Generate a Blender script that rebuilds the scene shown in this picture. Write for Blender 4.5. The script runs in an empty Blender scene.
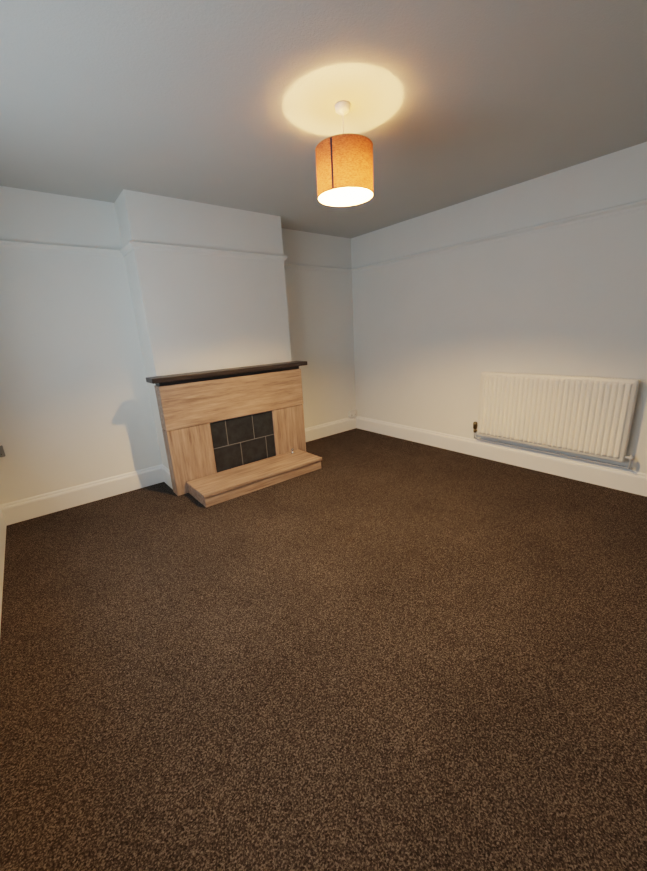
import bpy, bmesh, math
from mathutils import Vector, Matrix

H=2.45; XL=-3.905; YR=-4.5
CL,CR,CD=-2.656,-1.264,0.341
C=bpy.context.scene.collection
bpy.context.scene.view_settings.view_transform='Filmic'
bpy.context.scene.view_settings.look='Medium High Contrast'

# ---------------------------------------------------------------- materials
def mat(name,col=(.8,.8,.8),rough=.6,metal=0.0,spec=.5):
    m=bpy.data.materials.new(name); m.use_nodes=True
    b=m.node_tree.nodes['Principled BSDF']
    b.inputs['Base Color'].default_value=(*col,1); b.inputs['Roughness'].default_value=rough
    b.inputs['Metallic'].default_value=metal; b.inputs['Specular IOR Level'].default_value=spec
    return m
def nd(m,t,**k):
    n=m.node_tree.nodes.new(t)
    for a,v in k.items(): setattr(n,a,v)
    return n
def lk(m,a,b): m.node_tree.links.new(a,b)
def coords(m,scale=(1,1,1)):
    tc=nd(m,'ShaderNodeTexCoord'); mp=nd(m,'ShaderNodeMapping'); mp.inputs['Scale'].default_value=scale
    lk(m,tc.outputs['Object'],mp.inputs['Vector']); return mp.outputs['Vector']
def noise(m,vec,scale,detail=3,rough=.5):
    n=nd(m,'ShaderNodeTexNoise'); n.inputs['Scale'].default_value=scale; n.inputs['Detail'].default_value=detail
    n.inputs['Roughness'].default_value=rough; lk(m,vec,n.inputs['Vector']); return n.outputs['Fac']
def ramp(m,fac,stops):
    r=nd(m,'ShaderNodeValToRGB'); e=r.color_ramp.elements
    while len(e)<len(stops): e.new(.5)
    for i,(p,c) in enumerate(stops): e[i].position=p; e[i].color=(*c,1)
    lk(m,fac,r.inputs['Fac']); return r.outputs['Color']
def bump(m,h,strength,dist):
    b=nd(m,'ShaderNodeBump'); b.inputs['Strength'].default_value=strength; b.inputs['Distance'].default_value=dist
    lk(m,h,b.inputs['Height']); lk(m,b.outputs['Normal'],m.node_tree.nodes['Principled BSDF'].inputs['Normal'])

def wall_mat(name,col,bs=.2,sc=90,dist=.003):
    m=mat(name,col,.75,spec=.25); v=coords(m)
    c2=tuple(x*.985 for x in col)
    lk(m,ramp(m,noise(m,v,3.,4),[(.35,c2),(.65,col)]),m.node_tree.nodes['Principled BSDF'].inputs['Base Color'])
    bump(m,noise(m,v,sc,4,.6),bs,dist); return m
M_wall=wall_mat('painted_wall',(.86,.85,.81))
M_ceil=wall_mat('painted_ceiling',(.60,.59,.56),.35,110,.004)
M_trim=mat('gloss_white_trim',(.88,.88,.87),.35)
M_rad=mat('radiator_enamel',(.88,.85,.78),.35)
M_radin=mat('radiator_grille',(.45,.44,.42),.5)
M_plast=mat('white_plastic',(.88,.87,.84),.4)
M_dark=mat('black_gap',(.01,.01,.01),.8)
M_chrome=mat('chrome',(.6,.6,.6),.25,1)
M_brass=mat('brass',(.35,.25,.12),.35,1)
M_pipe=mat('painted_pipe',(.62,.63,.64),.4)
M_greyp=mat('grey_plastic',(.25,.27,.29),.5)

M_carpet=mat('brown_carpet',(.08,.055,.04),1.0,spec=.05)
v=coords(M_carpet)
n1=noise(M_carpet,v,175,3,.75); n2=noise(M_carpet,v,2.2,4,.6)
vo=nd(M_carpet,'ShaderNodeTexVoronoi'); vo.inputs['Scale'].default_value=235; lk(M_carpet,v,vo.inputs['Vector'])
sp=nd(M_carpet,'ShaderNodeSeparateColor'); lk(M_carpet,vo.outputs['Color'],sp.inputs[0])
a=nd(M_carpet,'ShaderNodeMath',operation='MULTIPLY_ADD'); lk(M_carpet,sp.outputs[0],a.inputs[0]); a.inputs[1].default_value=.26
lk(M_carpet,n1,a.inputs[2])
s=nd(M_carpet,'ShaderNodeMath',operation='SUBTRACT'); lk(M_carpet,a.outputs[0],s.inputs[0]); s.inputs[1].default_value=.13
c1=ramp(M_carpet,s.outputs[0],[(.32,(.023,.0185,.016)),(.5,(.058,.048,.042)),(.70,(.18,.156,.140))])
c2=ramp(M_carpet,n2,[(.3,(.86,.86,.86)),(.7,(1.12,1.12,1.12))])
mx=nd(M_carpet,'ShaderNodeMix',data_type='RGBA',blend_type='MULTIPLY'); mx.inputs[0].default_value=1
lk(M_carpet,c1,mx.inputs[6]); lk(M_carpet,c2,mx.inputs[7])
lk(M_carpet,mx.outputs[2],M_carpet.node_tree.nodes['Principled BSDF'].inputs['Base Color'])
bump(M_carpet,s.outputs[0],.6,.007)

def wood(name,scale,dark,mid,light,rough=.5):
    m=mat(name,mid,rough,spec=.35); v=coords(m,scale)
    w=noise(m,v,1.0,8,.68)
    lk(m,ramp(m,w,[(.30,dark),(.47,mid),(.68,light)]),m.node_tree.nodes['Principled BSDF'].inputs['Base Color'])
    bump(m,w,.12,.002); return m
oak=((.18,.118,.088),(.34,.238,.180),(.49,.36,.28))
M_oakH=wood('oak_horizontal_grain',(2.6,24,38),*oak)
M_oakV=wood('oak_vertical_grain',(38,24,2.6),*oak)
M_oakT=wood('oak_hearth_grain',(2.6,38,24),*oak)
M_mantel=wood('dark_stained_wood',(2.5,40,40),(.022,.018,.018),(.036,.030,.030),(.058,.049,.048),.38)
M_slate=mat('slate_tile',(.018,.020,.024),.45); v=coords(M_slate)
lk(M_slate,ramp(M_slate,noise(M_slate,v,14,6,.6),[(.3,(.014,.018,.024)),(.7,(.034,.042,.052))]),M_slate.node_tree.nodes['Principled BSDF'].inputs['Base Color'])
bump(M_slate,noise(M_slate,v,30,5,.6),.3,.004)
M_grout=mat('pale_grout',(.19,.20,.21),.8)

# ---------------------------------------------------------------- mesh helpers
def addobj(name,bm,mats,parent=None,smooth=False):
    me=bpy.data.meshes.new(name); bmesh.ops.recalc_face_normals(bm,faces=bm.faces); bm.to_mesh(me); bm.free()
    for m in (mats if isinstance(mats,(list,tuple)) else [mats]): me.materials.append(m)
    if smooth:
        for p in me.polygons: p.use_smooth=True
    o=bpy.data.objects.new(name,me); C.objects.link(o)
    if parent: o.parent=parent
    return o
def bx(bm,x0,x1,y0,y1,z0,z1,mi=0):
    vs=[bm.verts.new((x,y,z)) for x in (x0,x1) for y in (y0,y1) for z in (z0,z1)]
    for f in ((0,1,3,2),(4,6,7,5),(0,4,5,1),(2,3,7,6),(0,2,6,4),(1,5,7,3)):
        bm.faces.new([vs[i] for i in f]).material_index=mi
def box(name,x0,x1,y0,y1,z0,z1,m,parent=None,bev=0):
    bm=bmesh.new(); bx(bm,x0,x1,y0,y1,z0,z1); o=addobj(name,bm,m,parent)
    if bev:
        d=o.modifiers.new('bevel','BEVEL'); d.width=bev; d.segments=3; d.limit_method='ANGLE'
    return o
def boxes(name,lst,m,parent=None,bev=0):
    bm=bmesh.new()
    for b in lst: bx(bm,*b)
    o=addobj(name,bm,m,parent)
    if bev:
        d=o.modifiers.new('bevel','BEVEL'); d.width=bev; d.segments=2; d.limit_method='ANGLE'
    return o
def lathe(name,prof,center,m,parent=None,n=64,axis='Z',smooth=True):
    bm=bmesh.new(); rings=[]
    for r,z in prof:
        ring=[]
        for i in range(n):
            a=2*math.pi*i/n; p=Vector((r*math.cos(a),r*math.sin(a),z))
            if axis=='Y': p=Vector((p.x,p.z,p.y))
            if axis=='X': p=Vector((p.z,p.x,p.y))
            ring.append(bm.verts.new(p+Vector(center)))
        rings.append(ring)
    for a,b in zip(rings,rings[1:]):
        for i in range(n): bm.faces.new((a[i],a[(i+1)%n],b[(i+1)%n],b[i]))
    bmesh.ops.remove_doubles(bm,verts=bm.verts,dist=1e-6)
    return addobj(name,bm,m,parent,smooth)
def tube(name,pts,r,m,parent=None):
    cu=bpy.data.curves.new(name,'CURVE'); cu.dimensions='3D'; cu.bevel_depth=r; cu.bevel_resolution=4; cu.use_fill_caps=True
    sp=cu.splines.new('POLY'); sp.points.add(len(pts)-1)
    for q,p in zip(sp.points,pts): q.co=(*p,1)
    cu.materials.append(m); o=bpy.data.objects.new(name,cu)
    C.objects.link(o)
    if parent: o.parent=parent
    return o
def empty(name,loc=(0,0,0)):
    o=bpy.data.objects.new(name,None); o.empty_display_size=.1; C.objects.link(o); return o

# ---------------------------------------------------------------- room shell
T=.2
box('floor',XL-T,T,YR-T,T,-.1,0,M_carpet)
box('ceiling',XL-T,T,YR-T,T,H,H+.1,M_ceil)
box('wall_back',XL-T,T,0,T,0,H,M_wall)
box('wall_right',0,T,YR-T,0,0,H,M_wall)
box('wall_rear',XL-T,0,YR-T,YR,0,H,M_wall)
WY0,WY1,WZ0,WZ1=-2.95,-.95,.78,1.98
boxes('wall_left',[(XL-T,XL,YR,WY0,0,H),(XL-T,XL,WY1,0,0,H),(XL-T,XL,WY0,WY1,0,WZ0),(XL-T,XL,WY0,WY1,WZ1,H)],M_wall)
box('wall_chimney_breast',CL,CR,-CD,0,0,H,M_wall)

loop=[(XL,YR),(0,YR),(0,0),(CR,0),(CR,-CD),(CL,-CD),(CL,0),(XL,0)]
def off(i,d):
    n=len(loop); p0=Vector(loop[i-1]); p=Vector(loop[i]); p1=Vector(loop[(i+1)%n])
    a=(p-p0).normalized(); b=(p1-p).normalized()
    na=Vector((-a.y,a.x)); nb=Vector((-b.y,b.x)); k=na+nb
    return p+k*(d/(1+na.dot(nb)))
def moulding(name,segs,prof,m,square_end={}):
    bm=bmesh.new()
    for s in segs:
        i,j=s,(s+1)%len(loop); rows=[]
        for idx in (i,j):
            row=[]
            for d,z in prof:
                q=off(idx,d)
                if (s,idx) in square_end:
                    ax,val=square_end[(s,idx)]
                    q=Vector((q.x,val)) if ax=='y' else Vector((val,q.y))
                row.append(bm.verts.new((q.x,q.y,z)))
            rows.append(row)
        for k in range(len(prof)):
            k2=(k+1)%len(prof)
            bm.faces.new((rows[0][k],rows[1][k],rows[1][k2],rows[0][k2]))
        bm.faces.new(rows[0]); bm.faces.new(rows[1][::-1])
    return addobj(name,bm,m)
bb=[(0,0),(.018,0),(.018,.135),(.015,.148),(.009,.155),(.009,.163),(.005,.172),(0,.177)]
moulding('baseboard_right',[1],bb,M_trim)
moulding('baseboard_back',[2,3,5,6],bb,M_trim,{(3,4):('y',-CD),(5,5):('y',-CD)})
moulding('baseboard_left',[7],bb,M_trim)
moulding('baseboard_rear',[0],bb,M_trim)
RZ=2.075
pr=[(0,-.028),(.008,-.028),(.010,-.012),(.018,-.004),(.030,.004),(.032,.014),(.026,.022),(.012,.022),(.008,.030),(0,.030)]
pr=[(d,z+RZ) for d,z in pr]
M_rail=M_wall
moulding('trim_1',[1],pr,M_rail); moulding('trim_2',[2,3,4,5,6],pr,M_rail)
moulding('trim_3',[7],pr,M_rail); moulding('trim_4',[0],pr,M_rail)

# window in left wall
w=empty('window_1'); fx0,fx1=XL-.13,XL-.07
M_upvc=mat('white_upvc',(.8,.8,.8),.3)
ym=(WY0+WY1)/2
fr=[(fx0,fx1,WY0,WY1,WZ0,WZ0+.06),(fx0,fx1,WY0,WY1,WZ1-.06,WZ1),(fx0,fx1,WY0,WY0+.06,WZ0+.06,WZ1-.06),(fx0,fx1,WY1-.06,WY1,WZ0+.06,WZ1-.06),
    (fx0,fx1,ym-.035,ym+.035,WZ0+.06,WZ1-.06),(fx0,fx1,WY0+.06,ym-.035,1.58,1.63)]
boxes('frame',fr,M_upvc,w,.004)
M_glass=bpy.data.materials.new('window_glass'); M_glass.use_nodes=True; nt=M_glass.node_tree; nt.nodes.clear()
o_=nt.nodes.new('ShaderNodeOutputMaterial'); mxs=nt.nodes.new('ShaderNodeMixShader'); tr=nt.nodes.new('ShaderNodeBsdfTransparent'); gl=nt.nodes.new('ShaderNodeBsdfGlossy')
gl.inputs['Roughness'].default_value=.02; mxs.inputs[0].default_value=.06
nt.links.new(tr.outputs[0],mxs.inputs[1]); nt.links.new(gl.outputs[0],mxs.inputs[2]); nt.links.new(mxs.outputs[0],o_.inputs[0])
box('glass',XL-.103,XL-.099,WY0+.05,WY1-.05,WZ0+.05,WZ1-.05,M_glass,w)
box('sill',XL-.07,XL+.05,WY0-.05,WY1+.05,WZ0-.032,WZ0,M_upvc,w,.008)

# door in rear wall
d=empty('door_1'); M_door=mat('painted_door',(.76,.76,.75),.4)
boxes('architrave',[(-1.62,-1.55,YR,YR+.02,0,2.06),(-.72,-.65,YR,YR+.02,0,2.06),(-1.62,-.65,YR,YR+.02,2.06,2.13)],M_trim,d,.004)
boxes('leaf',[(-1.55,-.72,YR,YR+.012,.01,2.06),(-1.55,-1.44,YR+.012,YR+.024,.01,2.06),(-.83,-.72,YR+.012,YR+.024,.01,2.06),
   (-1.44,-.83,YR+.012,YR+.024,.01,.22),(-1.44,-.83,YR+.012,YR+.024,.9,1.02),(-1.44,-.83,YR+.012,YR+.024,1.95,2.06)],M_door,d,.003)
tube('handle',[(-1.49,YR+.02,1.0),(-1.49,YR+.07,1.0),(-1.38,YR+.07,1.0)],.009,M_chrome,d)

# ---------------------------------------------------------------- fireplace
F=empty('fireplace')
SL,SR,SF,SB=-2.688,-1.243,-.474,-.342
OL,OR,OT=-2.303,-1.632,.600
boxes('surround_legs',[(SL,OL,SF,SB,0,OT),(OR,SR,SF,SB,0,OT)],M_oakV,F,.003)
box('lintel_panel',SL,SR,SF-.006,SB,OT+.004,.985,M_oakH,F,.004)
box('frieze',SL+.012,SR-.012,SF+.012,SB,.985,1.016,M_mantel,F,.002)
box('mantel_shelf',-2.745,-1.190,-.532,SB,1.020,1.060,M_mantel,F,.006)
box('infill_backing',OL,OR,-.4545,SB,0,OT,M_grout,F)
bm=bmesh.new(); g=.0042; tw=.285
for z0,z1,x in ((.0,.345,OL),(.345,.598,OL-.128)):
    while x<OR:
        a,b=max(x,OL-g),min(x+tw,OR+g)
        if b-a>.03: bx(bm,a+g,b-g,-.457,-.444,z0+g,z1-g)
        x+=tw
o=addobj('slate_tiles',bm,M_slate,F)
boxes('hearth_base',[(-2.592,-1.363,-.888,SF-.001,0,.088)],M_oakH,F,.002)
box('hearth_top',-2.602,-1.353,-.898,SF-.007,.0885,.117,M_oakT,F,.004)
lathe('gas_tap',[(0,.117),(.020,.117),(.020,.123),(.009,.126),(.009,.150),(.014,.152),(.014,.162),(.006,.168),(0,.168)],(-1.475,-.545,0),M_chrome,F,24)

# ---------------------------------------------------------------- radiator
R=empty('radiator')
ry0,ry1,rz0,rz1,rx=-1.862,-3.047,.262,.896,-.118
bm=bmesh.new(); NF=29; per=10; ny=NF*per; edge=.022
zs=[0,.004,.012,.020,.026,.032,.038,.046,.056,.07]; Ht=rz1-rz0
zl=zs+[Ht*.25,Ht*.5,Ht*.75]+[Ht-q for q in zs[::-1]]
def sm(t): t=max(0,min(1,t)); return t*t*(3-2*t)
ycols=[(ry0,0,0),(ry0-.004,0,1),(ry0-edge,0,1)]
Wd=(ry0-ry1)-2*edge
gp=[0,.30,.85,1,1,1,1,1,.85,.30]
for i in range(1,ny):
    ycols.append((ry0-edge-Wd*i/ny,gp[i%per],1))
ycols+=[(ry1+edge,0,1),(ry1+.004,0,1),(ry1,0,0)]
grid=[]
for y,fl,ed in ycols:
    col=[]
    for z in zl:
        e=min(z,Ht-z); f=sm((e-.018)/.020)
        rr=0.006*(1-sm(e/.012))
        xx=rx+.014 -.016*fl*f + rr + (0 if ed else .006)
        col.append(bm.verts.new((xx,y,rz0+z)))
    grid.append(col)
for a,b in zip(grid,grid[1:]):
    for k in range(len(zl)-1): bm.faces.new((a[k],b[k],b[k+1],a[k+1]))
addobj('front_panel',bm,M_rad,R,True)
boxes('side_and_back_panels',[(rx+.0205,-.030,ry1,ry1+.008,rz0,rz1-.004),(rx+.0205,-.030,ry0-.008,ry0,rz0,rz1-.004),(-.042,-.030,ry1+.008,ry0-.008,rz0,rz1-.004),
   (rx+.0205,rx+.030,ry1+.008,ry0-.008,rz0,rz1-.002)],M_rad,R,.002)
bm=bmesh.new(); n=58
for i in range(n):
    y=ry1+.012+(ry0-ry1-.024)*i/n; bx(bm,rx+.030,-.042,y,y+.009,rz1-.012,rz1-.006)
bx(bm,-.084,-.074,ry1+.008,ry0-.008,rz1-.012,rz1-.005)
addobj('top_grille',bm,M_rad,R)
bm=bmesh.new()
for i in range(40):
    y=ry1+.02+(ry0-ry1-.04)*i/39; bx(bm,rx+.031,-.043,y-.001,y+.001,rz0+.03,rz1-.03)
addobj('convector_fins',bm,M_radin,R)
boxes('brackets',[(-.030,-.001,ry1+.15,ry1+.19,rz0+.03,rz1-.05),(-.030,-.001,ry0-.19,ry0-.15,rz0+.03,rz1-.05)],M_radin,R)
px=-.07
for nm,yy,sg in (('lockshield_valve',ry0,1),('control_valve',ry1,-1)):
    mm=M_brass if sg>0 else M_pipe
    tube(nm+'_union',[(px,yy-sg*.01,rz0+.035),(px,yy+sg*.035,rz0+.035)],.011,mm,R)
    lathe(nm,[(0,-.022),(.012,-.022),(.014,-.004),(.014,.012),(.011,.016),(.019,.020),(.020,.076),(.014,.088),(0,.088)] if sg>0 else [(0,-.022),(.012,-.022),(.012,.010),(.008,.016),(.008,.022),(0,.022)],(px,yy+sg*.040,rz0+.035),mm,R,24)
    tube(nm+'_tail',[(px,yy+sg*.040,rz0+.02),(px,yy+sg*.040,.215),(px+.035,yy+sg*.040,.205)],.0075,M_pipe,R)
tube('supply_pipe',[(-.032,ry0+.040,.203),(-.032,ry1-.040,.203)],.0085,M_pipe,R)

# ---------------------------------------------------------------- pendant lamp
LX,LY=-1.983,-2.035
P=empty('pendant_lamp')
lathe('ceiling_rose',[(0,H),(.040,H),(.040,H-.008),(.036,H-.024),(.024,H-.032),(.010,H-.036),(.006,H-.044),(0,H-.044)],(LX,LY,0),M_plast,P,48)
tube('flex',[(LX,LY,H-.04),(LX,LY,2.23)],.0032,M_plast,P)
ZO=.018
lathe('lampholder',[(r,z+ZO) for r,z in [(0,2.228),(.010,2.228),(.016,2.212),(.018,2.184),(.021,2.182),(.021,2.174),(.017,2.169),(.017,2.157),(0,2.157)]],(LX,LY,0),M_plast,P,32)
SR_,ZT,ZB=.149,2.262,2.040
def fabric(name,tcol,dcol,mix):
    m=bpy.data.materials.new(name); m.use_nodes=True; nt=m.node_tree; nt.nodes.clear()
    o_=nt.nodes.new('ShaderNodeOutputMaterial'); s=nt.nodes.new('ShaderNodeMixShader'); t=nt.nodes.new('ShaderNodeBsdfTranslucent'); d=nt.nodes.new('ShaderNodeBsdfDiffuse')
    s.inputs[0].default_value=mix
    tc=nt.nodes.new('ShaderNodeTexCoord'); mp=nt.nodes.new('ShaderNodeMapping'); mp.inputs['Scale'].default_value=(1,1,2.5)
    ns=nt.nodes.new('ShaderNodeTexNoise'); ns.inputs['Scale'].default_value=90; ns.inputs['Detail'].default_value=3
    nt.links.new(tc.outputs['Object'],mp.inputs['Vector']); nt.links.new(mp.outputs[0],ns.inputs['Vector'])
    for sh,c in ((t,tcol),(d,dcol)):
        r=nt.nodes.new('ShaderNodeValToRGB'); r.color_ramp.elements[0].position=.3; r.color_ramp.elements[1].position=.7
        r.color_ramp.elements[0].color=(*[x*.5 for x in c],1); r.color_ramp.elements[1].color=(*c,1)
        nt.links.new(ns.outputs['Fac'],r.inputs['Fac']); nt.links.new(r.outputs[0],sh.inputs['Color'])
    nt.links.new(t.outputs[0],s.inputs[1]); nt.links.new(d.outputs[0],s.inputs[2]); nt.links.new(s.outputs[0],o_.inputs[0])
    return m
M_shade=fabric('orange_linen',(.42,.155,.080),(.62,.30,.18),.45)
M_lin=fabric('white_shade_lining',(.50,.43,.35),(.88,.74,.54),.65)
lathe('shade_fabric',[(SR_,ZB),(SR_,ZT)],(LX,LY,0),M_shade,P,96)
lathe('shade_lining',[(SR_-.002,ZB+.001),(SR_-.002,ZT-.001)],(LX,LY,0),M_lin,P,96)
def ring(name,r,z,rt,m):
    prof=[(r+rt*math.cos(a),z+rt*math.sin(a)) for a in [2*math.pi*k/8 for k in range(9)]]
    return lathe(name,prof,(LX,LY,0),m,P,96)
M_rim=mat('shade_rim',(.55,.3,.15),.7)
ring('rim_bottom',SR_-.001,ZB,.0022,M_rim); ring('rim_top',SR_-.001,ZT,.0022,M_rim)
ring('gimbal_ring',.023,2.176+ZO,.002,M_chrome)
for k in range(3):
    a=2*math.pi*k/3+.4; ca,sa=math.cos(a),math.sin(a)
    tube('gimbal_spoke_%d'%(k+1),[(LX+.023*ca,LY+.023*sa,2.176+ZO),(LX+.10*ca,LY+.10*sa,2.22),(LX+(SR_-.003)*ca,LY+(SR_-.003)*sa,ZT-.004)],.0016,M_chrome,P)
sa=math.radians(-157.4); bm=bmesh.new(); w_=.034
vs=[bm.verts.new((LX+(SR_+.0014)*math.cos(sa+s*w_),LY+(SR_+.0014)*math.sin(sa+s*w_),z)) for s,z in ((-1,ZB+.003),(1,ZB+.003),(1,ZT-.003),(-1,ZT-.003))]
bm.faces.new(vs); addobj('seam',bm,mat('seam_tape',(.030,.035,.055),.8),P)
# globe bulb: bright frosted dome below, collar above with a dim glow added to widen the ceiling halo
def emis(name,col,st):
    m=bpy.data.materials.new(name); m.use_nodes=True; nt=m.node_tree; nt.nodes.clear()
    o_=nt.nodes.new('ShaderNodeOutputMaterial'); e_=nt.nodes.new('ShaderNodeEmission'); e_.inputs['Color'].default_value=(*col,1); e_.inputs['Strength'].default_value=st
    nt.links.new(e_.outputs[0],o_.inputs[0]); return m
M_bulb=emis('lit_bulb',(1,.60,.26),3500); M_neck=emis('added_collar_glow',(1,.47,.14),170)
BR=.040; zc=2.124+ZO; amax=math.radians(86)
bp=[(0,zc-BR)]+[(BR*math.sin(a),zc-BR*math.cos(a)) for a in [amax*k/12 for k in range(1,13)]]
lathe('bulb',bp,(LX,LY,0),M_bulb,P,32)
lathe('bulb_collar',[bp[-1],(.038,2.154),(.031,2.167),(.0175,2.1745),(0,2.175)],(LX,LY,0),M_neck,P,32)

# ---------------------------------------------------------------- sockets
def socket(name,x0,x1,z0,z1,d,m):
    s=empty(name)
    box('back_box',x0,x1,-d,0,z0,z1,m,s,.004)
    xm=(x0+x1)/2; hw=(x1-x0)/4
    sw=[];pins=[]
    for c in (xm-hw,xm+hw):
        sw.append((c-.007,c+.007,-d-.004,-d,z1-.045,z1-.027))
        for q in (-.009,.009): pins.append((c+q-.002,c+q+.002,-d-.0005,-d+.0005,z0+.018,z0+.026))
        pins.append((c-.002,c+.002,-d-.0005,-d+.0005,z0+.032,z0+.040))
    boxes('rocker_switches',sw,m,s,.002); boxes('pin_slots',pins,M_dark,s)
socket('wall_socket',-.150,-.022,.181,.270,.042,M_plast)
socket('wall_socket.001',-3.885,-3.768,.555,.640,.034,M_greyp)

# ---------------------------------------------------------------- lights
W=bpy.data.worlds.new('sky'); bpy.context.scene.world=W; W.use_nodes=True
W.node_tree.nodes['Background'].inputs['Color'].default_value=(.70,.87,1,1); W.node_tree.nodes['Background'].inputs['Strength'].default_value=5.4
pl=bpy.data.lights.new('window_portal','AREA'); pl.shape='RECTANGLE'; pl.size=WY1-WY0; pl.size_y=WZ1-WZ0
po=bpy.data.objects.new('window_portal',pl); C.objects.link(po)
po.matrix_world=Matrix(((0,0,-1,XL-.16),(1,0,0,ym),(0,-1,0,(WZ0+WZ1)/2),(0,0,0,1)))
pl.cycles.is_portal=True

# ---------------------------------------------------------------- camera
cd=bpy.data.cameras.new('camera'); cam=bpy.data.objects.new('camera',cd); C.objects.link(cam)
yaw,pitch,roll,f=.6709,-.2774,-.0544,365.26
fw=Vector((math.sin(yaw)*math.cos(pitch),math.cos(yaw)*math.cos(pitch),math.sin(pitch)))
rt=Vector((math.cos(yaw),-math.sin(yaw),0)); up=rt.cross(fw)
r2=math.cos(roll)*rt+math.sin(roll)*up; u2=-math.sin(roll)*rt+math.cos(roll)*up
cam.matrix_world=Matrix(((r2.x,u2.x,-fw.x,-3.5229),(r2.y,u2.y,-fw.y,-3.6727),(r2.z,u2.z,-fw.z,1.3527),(0,0,0,1)))
cd.sensor_fit='VERTICAL'; cd.sensor_height=24; cd.lens=f/871*24; cd.clip_start=.01
bpy.context.scene.camera=cam
